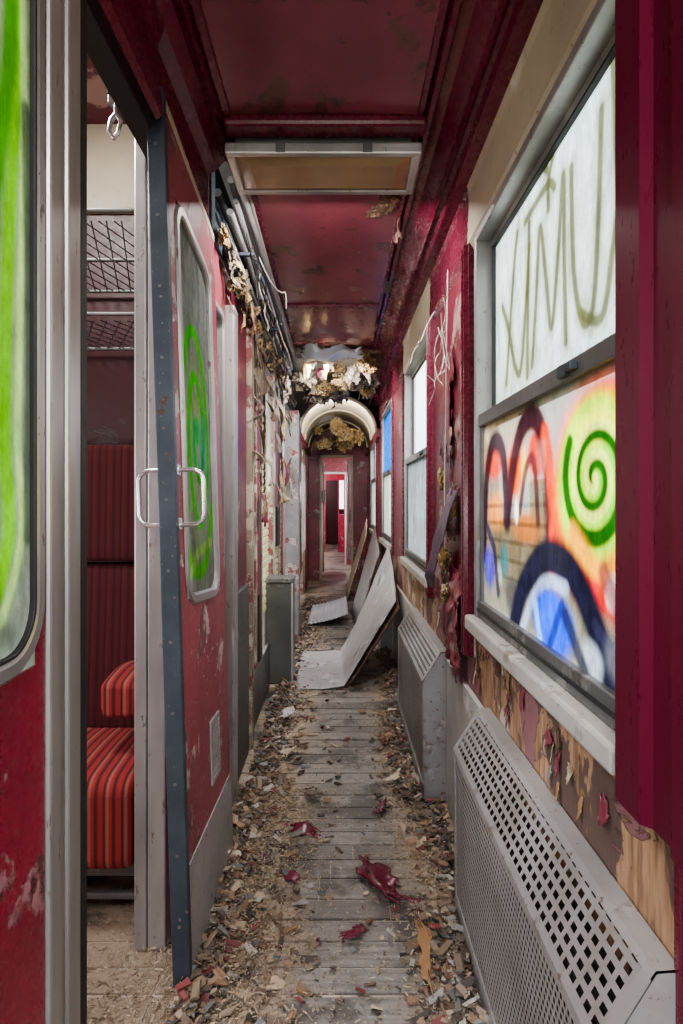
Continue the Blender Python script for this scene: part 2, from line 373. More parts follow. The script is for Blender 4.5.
# light fixture: shallow metal tray hanging below the lining
lf=empty('ceiling_light_fixture')
box('housing',-.335,.242,1.945,2.175,2.392,2.46,M['aludark'],lf,.006)
boxes('frame',[(-.365,.271,1.925,1.950,2.362,2.400),(-.365,.271,2.165,2.190,2.362,2.400),(-.365,-.335,1.950,2.165,2.362,2.400),(.241,.271,1.950,2.165,2.362,2.400)],M['alu'],lf,.006)
_dv=[(-.337,1.950,2.372),(.243,1.950,2.372),(.243,2.165,2.372),(-.337,2.165,2.372),(-.29,1.985,2.356),(.196,1.985,2.356),(.196,2.13,2.356),(-.29,2.13,2.356)]
mesh('diffuser',_dv,[(4,5,6,7),(0,1,5,4),(1,2,6,5),(2,3,7,6),(3,0,4,7)],M['tan'],lf)
boxes('clips',[(-.20,-.17,1.919,1.930,2.366,2.396),(.08,.11,1.919,1.930,2.366,2.396)],M['aludark'],lf,.002)

# ---- windows
def uprgt(P):
    P.blob((1.0,1.85),(.25,.4),(.36,.38,.34),.6,1); P.blob((1.75,1.6),(.4,.2),(.34,.36,.29),.6,1); P.blob((1.35,2.0),(.4,.15),(.55,.62,.64),.6,1)
    c=(.07,.07,.02); s=[
    [(1.84,1.84),(1.78,1.76),(1.71,1.63),(1.66,1.61),(1.62,1.74),(1.585,1.92)],[(1.585,1.98),(1.595,1.78),(1.60,1.58)],
    [(1.56,1.60),(1.53,1.76),(1.50,1.93),(1.46,1.80),(1.42,1.66),(1.38,1.80),(1.345,1.98),(1.34,1.80),(1.33,1.60)],
    [(1.30,1.97),(1.285,1.74),(1.24,1.62),(1.19,1.63),(1.165,1.78),(1.15,2.0)],
    [(1.62,2.0),(1.45,2.01),(1.40,1.98)],[(1.44,2.04),(1.47,2.07),(1.44,2.09),(1.41,2.06),(1.44,2.02),(1.44,1.95)],
    [(1.25,1.64),(1.15,1.60),(1.10,1.72),(1.03,1.95)],[(1.10,2.05),(1.07,1.75),(1.0,1.64),(.95,1.75)],[(1.80,1.60),(1.72,1.92),(1.69,2.0)]]
    for q in s: P.stroke(cr(q),.028,(.24,.25,.12),1,.5)
    for q in s: P.stroke(cr(q),.012,c,.9,.85)
def lowrgt(P):
    P.blob((1.70,1.40),(.42,.18),(.34,.18,.06),.6); P.blob((1.70,1.13),(.45,.22),(.13,.08,.035),.8,.8); P.blob((1.35,1.15),(.25,.22),(.18,.10,.04),.7,.8)
    P.blob((1.80,1.36),(.15,.07),(.75,.04,.01),.9); P.blob((1.60,1.33),(.11,.11),(.95,.14,.01),.95); P.blob((1.42,1.36),(.10,.09),(.75,.05,.02),.95)
    P.blob((1.78,1.22),(.14,.08),(.80,.24,.02),.85); P.blob((1.50,1.18),(.16,.06),(.45,.13,.02),.85); P.blob((1.86,1.46),(.1,.05),(.6,.45,.3),.8)
    P.blob((1.68,1.26),(.04,.05),(.9,.50,.04),.9); P.blob((1.52,1.34),(.03,.06),(.95,.55,.05),.9)
    for z in (1.03,1.08,1.13,1.18,1.23): P.stroke([(1.92,z),(1.34,z+.01)],.006,(.05,.03,.015),1,.6)
    P.stroke(cr([(1.93,1.08),(1.90,1.30),(1.84,1.41),(1.76,1.42),(1.70,1.36),(1.67,1.20)]),.034,(.02,.004,.010),1,.97)
    P.stroke(cr([(1.67,1.20),(1.60,1.36),(1.52,1.44),(1.42,1.44),(1.34,1.32),(1.32,1.10)]),.038,(.03,.006,.015),1,.97)
    P.stroke(cr([(1.55,1.22),(1.50,1.33),(1.44,1.34),(1.41,1.2)]),.016,(.05,.01,.02),1,.85)
    P.stroke([(1.36,1.40),(1.30,1.22),(1.32,1.10)],.028,(.75,.06,.01),1,.9)
    P.blob((1.07,1.26),(.30,.26),(.70,.025,.012),1,.35); P.blob((1.09,1.27),(.245,.215),(.98,.22,.01),1,.3); P.blob((1.10,1.28),(.205,.185),(.40,.72,.02),1,.22)
    P.blob((1.10,1.385),(.13,.05),(.85,.85,.05),.85); P.blob((1.04,1.28),(.08,.10),(.12,.50,.02),.8)
    P.stroke(spiral((1.10,1.29),.02,.145,2.1,ay=.9),.017,(.008,.085,.006),.8,1)
    P.stroke(spiral((1.10,1.29),.0,.125,2.1,ay=.9,ph=2.6),.010,(.85,.95,.15),1,.7)
    P.stroke(cr([(1.20,1.17),(1.08,1.11),(.96,1.16)]),.034,(.95,.35,.02),1,.9)
    P.stroke(cr([(1.28,1.13),(1.14,1.085),(1.0,1.07)]),.026,(.6,.02,.02),1,.95)
    P.blob((1.02,1.09),(.045,.045),(.9,.9,.9),.9); P.blob((1.58,1.22),(.025,.045),(.95,.9,.8),.9); P.blob((1.75,1.03),(.05,.05),(.45,.45,.45),.8)
    P.blob((1.86,1.04),(.09,.09),(.05,.035,.35),.95); P.blob((1.70,1.08),(.06,.07),(.02,.12,.15),.85); P.stroke([(1.88,1.16),(1.80,1.10),(1.76,.98)],.018,(.02,.015,.04),1,.9)
    P.blob((1.62,.99),(.10,.07),(.03,.03,.04),.8)
    P.stroke(cr([(1.60,.92),(1.52,1.03),(1.38,1.115),(1.24,1.115),(1.13,1.05),(1.02,.93)]),.044,(.010,.010,.025),.8,1)
    P.stroke(cr([(1.53,.92),(1.46,1.0),(1.36,1.062),(1.24,1.065)]),.018,(.35,.42,.65),1,.85)
    P.blob((1.32,.98),(.16,.09),(.005,.06,.75),1,.4); P.stroke([(1.40,.93),(1.43,1.0)],.016,(.2,.45,.95),1,.8); P.stroke([(1.33,.93),(1.26,1.03)],.014,(.01,.01,.15),1,.8)
    P.blob((1.12,.95),(.07,.05),(.45,.5,.62),.85); P.stroke([(1.24,1.01),(1.14,.92)],.02,(.02,.02,.04),1,.9); P.stroke([(1.06,1.12),(1.0,1.06),(.98,.95)],.024,(.2,.03,.04),1,.85); P.stroke([(1.10,1.02),(1.03,.99),(.96,1.02)],.014,(.02,.02,.05),1,.9); P.blob((1.0,.98),(.08,.06),(.10,.10,.12),.7)
def window(k,y0,y1,upper=True,upf=None,lof=None,ubase=(.50,.55,.55),ua=.62,la=.5,lbase=(.42,.44,.40),dense=False,lower=True,sy=None,ux=.045):
    w=empty('window_%d'%k)
    zb,zm,zt=.87,1.505,2.11
    boxes('outer_frame',[(XR-.012,XR+.065,y0,y0+.03,zb,zt),(XR-.012,XR+.065,y1-.03,y1,zb,zt),(XR-.012,XR+.065,y0+.03,y1-.03,zt-.02,zt+.005)],M['alu'],w,.003)
    boxes('upper_sash',[(XR+.035,XR+.055,y0+.03,y0+.055,zm,zt-.02),(XR+.035,XR+.055,y1-.055,y1-.03,zm,zt-.02),(XR+.035,XR+.055,y0+.055,y1-.055,zt-.045,zt-.02)],M['alu'],w,.003)
    boxes('upper_gasket',[(XR+.033,XR+.047,y1-.062,y1-.055,zm,zt-.045),(XR+.033,XR+.047,y0+.055,y1-.055,zt-.052,zt-.045)],M['black'],w)
    boxes('meeting_rail',[(XR-.004,XR+.055,y0+.03,y1-.03,zm-.018,zm+.022)],M['aludark'],w,.003)
    boxes('lower_sash',[(XR,XR+.02,y0+.03,y0+.05,zb+.05,zm-.018),(XR,XR+.02,y1-.05,y1-.03,zb+.05,zm-.018),(XR-.006,XR+.025,y0+.03,y1-.03,zb,zb+.055)],M['aludark'],w,.003)
    boxes('lower_channel',[(XR-.010,XR-.004,y0+.03,y1-.03,zb+.022,zb+.030)],M['black'],w)
    box('sill',XR-.038,XR+.06,y0-.05 if sy is None else sy,y1+.03,.82,.868,M['white'],w,.008)
    boxes('latch',[(XR-.016,XR-.002,(y0+y1)/2-.24,(y0+y1)/2-.2,zm-.01,zm+.015),(XR-.02,XR-.004,(y0+y1)/2-.28,(y0+y1)/2-.25,zm-.005,zm+.01)],M['edge'],w,.002)
    na,nb=(320,190) if dense else (24,14)
    if upper: pane('upper_glass',lambda a,b:(XR+ux,a,b),y0+.05,y1-.05,zm+.02,zt-.04,na,nb,ubase,ua,upf,w)
    if lower: pane('lower_glass',lambda a,b:(XR+.010,a,b),y0+.045,y1-.045,zb+.05,zm-.015,na,nb,lbase,la,lof,w)
window(1,*spans[1],upf=uprgt,lof=lowrgt,dense=True,sy=.927,ua=.80,la=.62,ubase=(.48,.54,.54),lbase=(.26,.24,.19))
window(2,*spans[2],upper=False,la=.85,lbase=(.22,.25,.27))
window(3,*spans[3],ubase=(.0,.13,.55),ua=2.2,la=.6,ux=.008)
window(4,*spans[4],la=.5)
window(5,*spans[0],upper=False,la=.3)

def heater(name,y0,y1):
    h=empty(name)
    def strip(nm,p,q,mat):
        L=math.hypot(q[0]-p[0],q[1]-p[1])
        o=mesh(nm,[(p[0],y0+.02,p[1]),(p[0],y1-.02,p[1]),(q[0],y1-.02,q[1]),(q[0],y0+.02,q[1])],[(0,1,2,3)],mat,h)
        uv=o.data.uv_layers.new(name='UVMap')
        for i,c in enumerate([(y0,0),(y1,0),(y1,L),(y0,L)]): uv.data[i].uv=(c[0]+10,c[1]+10*.02)
    strip('front_grille',(.354,.07),(.350,.485),M['perf_s'])
    strip('sloping_grille',(.356,.510),(.418,.612),M['perf_b'])
    prof=lambda nm,pts,a,b,m: profile(nm,pts,a,b,m,h,.004)
    prof('fold',[(.350,.483),(.350,.50),(.357,.512)],y0,y1,M['heater'])
    prof('top_edge',[(.417,.61),(.425,.62),(.457,.622)],y0,y1,M['heater'])
    prof('skirt',[(.355,.01),(.354,.072)],y0,y1,M['heater'])
    for a,b_ in ((y0,y0+.022),(y1-.022,y1)): prof('edge_strip',[(.355,.01),(.3495,.50),(.4245,.62),(.457,.622)],a,b_,M['heater'])
    for i,y in enumerate((y0,y1)):
        mesh('end_cap_%d'%i,[(.355,y,.01),(.350,y,.50),(.425,y,.62),(.457,y,.62),(.457,y,.01)],[(0,1,2,3,4)],M['heater'],h)
    box('dark_inside',.37,.45,y0+.03,y1-.03,.05,.50,M['dark'],h)  # plain near-black block standing in for the shade inside the cover
    return h
heater('radiator_cover',.80,1.81); heater('radiator_cover',2.475,3.50); heater('radiator_cover',4.95,5.5)
box('wall_skirting_panel',.443,.459,1.83,2.45,.01,.60,M['white'],wr,.003)
box('wall_skirting_panel_b',.443,.459,3.53,4.9,.01,.60,M['white'],wr,.003)
box('wall_skirting_panel_c',.443,.459,.2,.765,.01,.50,M['heater'],wr,.003)
box('trim_3',.450,.459,.79,.805,.50,.80,M['trimred'],None,.002)
boxes('heater_pipe_box',[(.40,.458,.60,.785,.0,.10)],M['heater'],wr,.004)
for k in range(34):
    y=U(.84,2.0) if k<28 else U(2.1,2.9); z=U(.66,.81); w=U(.015,.055); h=U(.03,.08)
    sheet('paint_flake_%d'%k,[[(.4595,y,z),(.4595,y+w,z)],[(.452,y+U(-.01,.01),z-h*.5),(.456,y+w,z-h*.5)],[(U(.44,.454),y,max(.63,z-h)),(.450,y+w*.7,max(.63,z-h))]],M[random.choice(['leafred','leafred','brownply','cream','peelpost','wood'])],wr,10,.006,25,.0015,k+200,.2)

sheet('torn_ply',[[(.450,2.20,1.30),(.440,2.30,1.33),(.45,2.45,1.30)],[(.43,2.22,1.2),(.415,2.34,1.2),(.43,2.46,1.18)],[(.44,2.24,1.10),(.43,2.36,1.08),(.45,2.46,1.1)]],M['brownply'],wr,28,.014,16,.004,1,.16)
sheet('lilac_strip',[[(.435,2.16,1.30),(.425,2.24,1.32)],[(.405,2.30,1.12),(.385,2.38,1.14)],[(.395,2.46,.95),(.37,2.56,.93)],[(.41,2.56,.86),(.39,2.64,.88)]],M['purple'],wr,24,.008,9,.003,31,.06)
sheet('torn_ply_low',[[(.448,2.30,1.06),(.440,2.5,1.08)],[(.43,2.32,.95),(.42,2.5,.96)],[(.445,2.30,.84),(.43,2.46,.86)]],M['brownply'],wr,26,.012,15,.004,18,.18)
sheet('peeled_layer',[[(.452,2.14,1.0),(.452,2.40,1.02),(.452,2.75,1.1)],[(.42,2.14,.85),(.435,2.35,.86),(.43,2.7,.88)],[(.44,2.12,.57),(.425,2.3,.60),(.45,2.5,.66)]],M['maroon'],wr,34,.020,13,.003,4,.12)
sheet('sagging_vinyl',[[(.445,2.13,.98),(.44,2.22,.99),(.445,2.34,.97)],[(.415,2.13,.80),(.43,2.21,.79),(.41,2.33,.8)],[(.435,2.10,.60),(.41,2.18,.58),(.43,2.28,.64)]],M['leafred'],wr,30,.016,20,.003,44,.1)
sheet('peeled_vinyl_up',[[(.452,2.3,1.9),(.452,2.7,1.95)],[(.44,2.3,1.6),(.438,2.7,1.65)],[(.448,2.35,1.35),(.452,2.7,1.4)]],M['maroon'],wr,28,.008,12,.002,14,.2)
clump('foam',[((.43,2.27,1.22),(.012,.03,.045)),((.42,2.38,1.02),(.02,.04,.04)),((.43,2.5,1.34),(.012,.03,.04)),((.42,2.36,.88),(.015,.03,.035))],M['insul'],wr,3,.5)
wi=empty('loose_wires')
for k in range(6):
    a=Vector((.40,U(2.15,2.5),U(1.85,2.05))); pts=[a]
    for j in range(7): pts.append(pts[-1]+Vector((U(-.035,.02),U(-.05,.05),U(-.09,.05) if j else -.05)))
    tube('wire_%d'%k,pts,.0014,M['wire'],wi,smooth=True)
tube('long_wire',[(.43,2.35,2.15),(.42,2.33,1.8),(.43,2.4,1.5),(.42,2.38,1.2),(.43,2.4,.95)],.002,M['wire'],wi,smooth=True)

# ================================================================ LEFT SIDE
wl=empty('wall_left')
d0=empty('door_1')
XD=-.438
boxes('leaf',[(XD-.035,XD,.2,.47,-.0,2.19),(XD-.035,XD,.875,.895,.0,2.19),(XD-.035,XD,.47,.875,.0,1.01),(XD-.035,XD,.47,.875,2.10,2.19)],M['brightred'],d0)
def ring(name,f,a0,a1,b0,b1,w,r,mat,parent,t=.008,rev=-.03):
    def rr(o,rad):
        pts=[]
        for (cx,cy,s) in ((a1+o-rad,b1+o-rad,0),(a0-o+rad,b1+o-rad,1),(a0-o+rad,b0-o+rad,2),(a1+o-rad,b0-o+rad,3)):
            for i in range(9):
                t_=math.pi/2*(s+i/8); pts.append((cx+rad*math.cos(t_),cy+rad*math.sin(t_)))
        return pts
    A=rr(0,r); A2=rr(w*.2,r+w*.2); B=rr(w*.8,r+w*.8); C=rr(w,r+w); n=len(A)
    vs=[f(a,b,0.002) for a,b in A]+[f(a,b,t) for a,b in A2]+[f(a,b,t) for a,b in B]+[f(a,b,0.001) for a,b in C]+[f(a,b,rev) for a,b in A]
    fs=[]
    for i in range(n):
        j=(i+1)%n; fs+=[(i,j,n+j,n+i),(n+i,n+j,2*n+j,2*n+i),(2*n+i,2*n+j,3*n+j,3*n+i),(4*n+i,4*n+j,j,i)]
    return mesh(name,vs,fs,mat,parent,False)
f0=lambda a,b,w=0:(XD+w,a,b)
ring('window_frame',f0,.48,.866,1.035,2.08,.027,.07,M['alu'],d0,.005,-.008)
ring('window_gasket',f0,.486,.860,1.041,2.074,.006,.064,M['black'],d0,.004,-.006)
def nearp(P):
    P.blob((.70,1.55),(.3,.7),(.32,.40,.28),.5,1)
    P.stroke(cr([(.80,2.1),(.81,1.85),(.79,1.6),(.775,1.35),(.785,1.2),(.74,1.1)]),.06,(.34,.48,.22),1,.7)
    for off,w,c in ((-.005,.016,(.22,.66,.02)),(.028,.009,(.55,.85,.30)),(-.045,.018,(.08,.36,.02))):
        P.stroke(cr([(.825+off*.3,2.1),(.83+off*.5,1.85),(.81+off,1.6),(.80+off,1.35),(.81+off,1.2),(.76+off,1.09)]),w,c,1,1)
    P.stroke([(.855,1.2),(.862,1.5),(.85,1.8)],.014,(.08,.12,.08),1,.8)
    P.blob((.80,1.07),(.06,.04),(.10,.12,.10),.8,1)
pane('glass',lambda a,b:(XD-.004,a,b),.47,.875,1.01,2.1,200,300,(.32,.38,.33),1.6,nearp,d0)
df=empty('door_frame')
boxes('post_near',[(-.475,-.430,.897,.935,0,2.2),(-.475,-.437,.935,.962,0,2.2),(-.475,-.432,.962,1.012,0,2.2)],M['alupost'],df,.006)
boxes('gasket',[(-.475,-.434,1.012,1.04,0,2.2)],M['black'],df,.003)
boxes('post_far',[(-.565,-.530,1.66,1.70,0,2.3),(-.528,-.478,1.66,1.72,0,2.25)],M['alu'],df,.005)
boxes('top_track',[(-.53,-.475,1.04,2.4,2.19,2.26)],M['dark'],df,.003)
lh=empty('door_latch_hook')
tube('hook_loop',[(-.555,1.50,2.28),(-.555,1.50,2.215),(-.543,1.50,2.195),(-.551,1.50,2.165),(-.561,1.50,2.155),(-.573,1.50,2.17),(-.567,1.50,2.2),(-.555,1.50,2.215)],.006,M['chrome'],lh)
box('plate',-.575,-.535,1.495,1.515,2.24,2.30,M['alu'],lh,.003)
box('bracket',-.575,-.46,1.49,1.52,2.26,2.30,M['dark'],lh,.003)

d1=empty('door_2')
BN,BFr,TN,TFr=Vector((-.380,1.535,.012)),Vector((-.373,2.115,.015)),Vector((-.450,1.535,2.30)),Vector((-.438,2.115,2.185))
W_,H_=.58,2.28
NRM=((BFr-BN).cross(TN-BN)).normalized()
if NRM.x<0: NRM=-NRM
def D(a,b,w=0):
    u=a/W_; v=b/H_
    p=BN.lerp(BFr,u).lerp(TN.lerp(TFr,u),v); return tuple(p+NRM*w)
Db=lambda w,a,b: D(a,b,w)
boxes('leaf',[(-.034,0,.012,.095,0,H_),(-.034,0,.475,W_,0,H_),(-.034,0,.095,.475,0,.97),(-.034,0,.095,.475,2.07,H_)],M['leafred'],d1,0,Db)
boxes('edge_channel',[(-.040,.006,-.012,.014,0,H_)],M['edge'],d1,.003,Db)
boxes('top_edge_broken',[(-.036,.002,.014,W_,H_-.03,H_)],M['cream'],d1,.003,Db)
ring('window_frame',D,.11,.46,.985,2.05,.034,.06,M['alu'],d1,.007,-.012)
def leafp(P):
    P.blob((.27,1.40),(.25,.5),(.34,.42,.32),.5,1)
    P.blob((.285,1.44),(.22,.50),(.42,.62,.26),.85,1)
    P.stroke(spiral((.285,1.45),.006,.165,2.6,ay=2.3,n=240),.017,(.08,.80,.01),.7,1)
    P.stroke(cr([(.12,1.14),(.2,1.05),(.35,1.07),(.45,1.25)]),.024,(.14,.75,.03),1,1)
    P.stroke([(.13,1.01),(.25,1.10),(.42,1.14)],.016,(.42,.8,.2),1,.9)
pane('glass',lambda a,b:D(a,b,-.007),.095,.475,.97,2.07,140,340,(.36,.40,.38),1.9,leafp,d1)
boxes('kick_plate',[(0,.004,.014,W_,0,.29)],M['heater'],d1,.001,Db)
boxes('vent_grille',[(0,.005,.30,.42,.37,.385),(0,.005,.30,.42,.555,.57),(0,.005,.30,.312,.385,.555),(0,.005,.408,.42,.385,.555)]+[(0,.004,.312,.408,.392+i*.0135,.399+i*.0135) for i in range(12)]+[(0,.003,.312+i*.016,.317+i*.016,.385,.555) for i in range(1,6)],M['heater'],d1,0,Db)
for s,nm in ((1,'handle_corridor'),(-1,'handle_inside')):
    b0=0.0 if s>0 else -.034
    pts=[(b0,1.165),(b0+s*.045,1.165),(b0+s*.062,1.155),(b0+s*.068,1.14),(b0+s*.068,1.05),(b0+s*.062,1.032),(b0+s*.045,1.022),(b0,1.022)]
    tube(nm,[D(.03,b+.15,w) for w,b in pts],.0065,M['chrome'],d1,smooth=False)
boxes('handle_plates',[(0,.006,.015,.045,1.30,1.33),(0,.006,.015,.045,1.16,1.19)],M['chrome'],d1,.002,Db)
boxes('screws',[(-.022,-.014,-.0135,-.012,.15+i*.18,.157+i*.18) for i in range(12)],M['aludark'],d1,0,Db)

wx0,wx1=-.50,-.462
boxes('side_panel',[(wx0,wx1,1.725,2.46,0,.95),(wx0,wx1,1.725,2.46,2.0,2.2),(wx0,wx1,1.725,2.12,.95,2.0),(wx0,wx1,2.40,2.46,.95,2.0)],M['leafred'],wl)
w6=empty('window_6')
ring('frame',lambda a,b,w=0:(wx1+w,a,b),2.14,2.39,.98,1.97,.03,.04,M['alu'],w6)
pane('glass',lambda a,b:(wx1-.02,a,b),2.12,2.40,.95,2.0,10,30,(.20,.23,.24),.9,None,w6)
boxes('alu_post',[(-.475,-.425,2.46,2.55,0,2.05)],M['alu'],wl,.006)
boxes('maroon_return',[(-.50,-.455,2.55,2.98,0,2.15)],M['maroon'],wl)
boxes('header_rail',[(-.52,-.47,2.3,9.4,2.13,2.2)],M['dark'],wl)
st=[]
for y,w,x in ((3.0,.06,-.43),(3.38,.05,-.46),(3.62,.05,-.46),(4.25,.05,-.45),(4.75,.06,-.47),(6.4,.07,-.46),(7.2,.06,-.46),(8.1,.07,-.45),(8.8,.08,-.45)):
    st.append((x-.05,x,y,y+w,0,2.2))
boxes('bare_studs',st,M['stripped'],wl,.004)
boxes('peeled_pillar',[(-.47,-.35,5.35,5.55,0,2.05)],M['peelpost'],wl,.008)
def siding(nm,y0,y1,z0,z1,x):
    n=int((z1-z0)/.05); pts=[]
    for i in range(n):
        z=z0+i*.05; pts+=[(x,z),(x+.012,z+.012),(x+.012,z+.04),(x,z+.05)]
    profile(nm,pts,y0,y1,M['siding'],wl,.004)
siding('siding_a',3.08,3.36,.9,1.7,-.50); siding('siding_b',3.70,4.2,.5,1.8,-.50); siding('siding_c',4.32,5.0,.4,1.6,-.49)
siding('siding_d',5.6,6.3,.0,1.6,-.48)
boxes('wall_patches',[(-.51,-.47,3.1,3.36,0,.9),(-.51,-.49,3.44,3.60,.2,1.5),(-.52,-.49,4.8,5.35,1.9,2.15),(-.50,-.46,6.47,7.2,0,1.6),(-.50,-.46,7.9,9.4,0,1.9)],[M['stripped']],wl)
boxes('maroon_patches',[(-.48,-.455,3.42,3.5,.7,2.0),(-.475,-.45,4.32,4.5,1.2,2.0),(-.455,-.43,6.6,7.1,.4,1.9),(-.455,-.44,8.2,8.75,0,1.9)],M['maroon'],wl,.004)
boxes('dark_panels',[(-.49,-.46,3.52,3.62,.3,2.1),(-.485,-.455,4.55,4.72,.9,2.1)],M['dark'],wl,.004)
boxes('white_patches',[(-.485,-.462,3.2,3.3,1.45,1.8),(-.47,-.455,3.9,4.05,1.3,1.95),(-.455,-.43,7.4,7.9,.6,1.7)],M['white'],wl,.003)
boxes('rail_horizontal',[(-.47,-.44,3.1,5.3,1.95,2.0)],M['stripped'],wl,.003)
boxes('low_panels',[(-.465,-.44,2.60,2.97,0,.84),(-.475,-.455,3.07,4.0,0,.30)],M['cab'],wl,.006)
boxes('conduits',[(-.45,-.438,3.12,3.135,.3,2.15),(-.45,-.435,4.15,4.17,.0,2.15),(-.45,-.435,4.9,4.93,.0,2.15)],M['alu'],wl,.004)
cb=empty('metal_waste_cabinet')
box('body',-.505,-.305,4.06,4.22,.01,.69,M['cab'],cb,.006)
box('lid',-.510,-.298,4.045,4.23,.69,.722,M['aludark'],cb,.005)
boxes('front_edges',[(-.317,-.303,4.052,4.062,.01,.69),(-.505,-.491,4.052,4.062,.01,.69)],M['alu'],cb,.002)
for k in range(24):
    y=U(2.7,6.2); z=U(1.3,2.15); l=U(.1,.35); w=U(.05,.15)
    sheet('torn_strip_%d'%k,[[(-.44,y,z),(-.43,y+w,z)],[(-.41+U(-.02,.05),y+U(-.03,.03),z-l*.5),(-.40,y+w,z-l*.5)],[(-.43,y,z-l),(-.38+U(-.03,.03),y+w*.6,z-l)]],
      random.choice([M['cream'],M['stripped'],M['maroon'],M['rag'],M['insul'],M['brownply'],M['rag'],M['dark']]),wl,10,.025,12,.003,k,.15)

pp=empty('ceiling_pipes')
for k,(x,z,r,m,y1) in enumerate(((-.352,2.385,.014,'alu',5.2),(-.378,2.345,.011,'chrome',4.9),(-.395,2.42,.014,'aludark',5.6),(-.398,2.30,.013,'alu',5.0),(-.44,2.37,.016,'black',5.6),(-.345,2.425,.008,'white',5.0),(-.412,2.255,.009,'black',4.9),(-.405,2.225,.006,'alu',4.5))):
    pts=[(x+U(-.004,.004),2.2+(y1-2.2)*i/6,z+U(-.01,.01)) for i in range(7)]
    tube('pipe_%d'%k,pts,r,M[m],pp)
boxes('brackets',[(-.46,-.355,2.5+i*.55,2.52+i*.55,2.27,2.282) for i in range(6)]+[(-.46,-.45,2.2,6.2,2.2,2.5)],M['edge'],pp)
il=empty('hanging_insulation')
it=[]
for k in range(34):
    y=2.25+3.2*(k/34)+U(-.05,.05); it.append(((U(-.445,-.415),y,U(2.14,2.26)),(U(.012,.025),U(.03,.06),U(.02,.045))))
clump('cornice_fluff',it[::3],M['insul'],il,1,.6)
clump('cornice_fluff_dark',it[1::3]+it[2::3],M['rag'],il,2,.6)
for k in range(44):
    y=U(2.3,5.4); x=U(-.445,-.40); z=U(2.08,2.26)
    sheet('rag_%d'%k,[[(x,y,z),(x+.02,y+U(.02,.06),z)],[(x+U(-.02,.04),y,z-.06),(x+U(0,.04),y+.04,z-.05)],[(x+U(-.02,.04),y+.02,z-U(.06,.16)),(x+.03,y+.04,z-.10)]],
       random.choice([M['insul'],M['rag'],M['rag'],M['dark'],M['brownply'],M['insul']]),il,8,.03,18,.002,k,.15)
for k in range(14):
    y=U(2.3,4.6); pts=[(-.38+U(-.02,.03),y,2.33)]
    for j in range(5): pts.append((pts[-1][0]+U(-.03,.03),pts[-1][1]+U(-.03,.12),pts[-1][2]-U(-.01,.08)))
    tube('loose_cable_%d'%k,pts,.003,M[random.choice(['black','wire','dark'])],il,smooth=True)
fm=empty('fallen_ceiling_debris')
it=[((U(-.32,.28),U(4.8,6.0),U(2.22,2.42)),(U(.04,.09),U(.05,.1),U(.03,.08))) for k in range(24)]
clump('insulation_heap',it[::2],M['insul'],fm,5,.7)
clump('insulation_heap_dark',it[1::2],M['rag'],fm,9,.7)
it=[((U(-.3,.3),U(7.8,8.6),U(2.0,2.22)),(U(.04,.1),U(.05,.1),U(.04,.09))) for k in range(14)]
clump('insulation_far',it,M['insul'],fm,6,.7)
sheet('torn_plastic',[[(-.30,4.55,2.44),(-.1,4.5,2.43),(.08,4.55,2.42),(.20,4.55,2.44)],[(-.31,4.58,2.37),(-.12,4.52,2.33),(.06,4.5,2.36),(.20,4.56,2.38)],[(-.24,4.62,2.34),(-.1,4.6,2.29),(.1,4.58,2.31),(.22,4.6,2.35)]],M['plastic'],fm,30,.05,9,.002,3,.08)
for k in range(26):
    y=U(4.7,6.3); x=U(-.33,.33); z=U(2.3,2.42)
    sheet('shred_%d'%k,[[(x,y,z),(x+U(.03,.1),y,z)],[(x+U(-.04,.04),y,z-.08),(x+.06,y+.02,z-.07)],[(x+U(-.05,.05),y,z-U(.1,.26)),(x+.05,y,z-.16)]],
       random.choice([M['insul'],M['brownply'],M['dark'],M['rag'],M['rag'],M['maroon']]),fm,8,.04,12,.002,k+40,.15)
for k in range(3):
    y=(3.15,3.9,2.5)[k]
    sheet('right_flap_%d'%k,[[(.26,y,2.45),(.29,y+.15,2.45)],[(.25,y,2.41),(.25,y+.15,2.40)],[(.29,y+.02,2.36),(.26,y+.12,2.37)]],(M['dark'],M['black'],M['brownply'])[k],fm,8,.02,15,.002,k+70,.1)
clump('ceiling_hole_lagging',[((.20,2.42,2.445),(.04,.07,.012)),((.15,2.50,2.447),(.03,.04,.008))],M['brownply'],fm,21,.7)

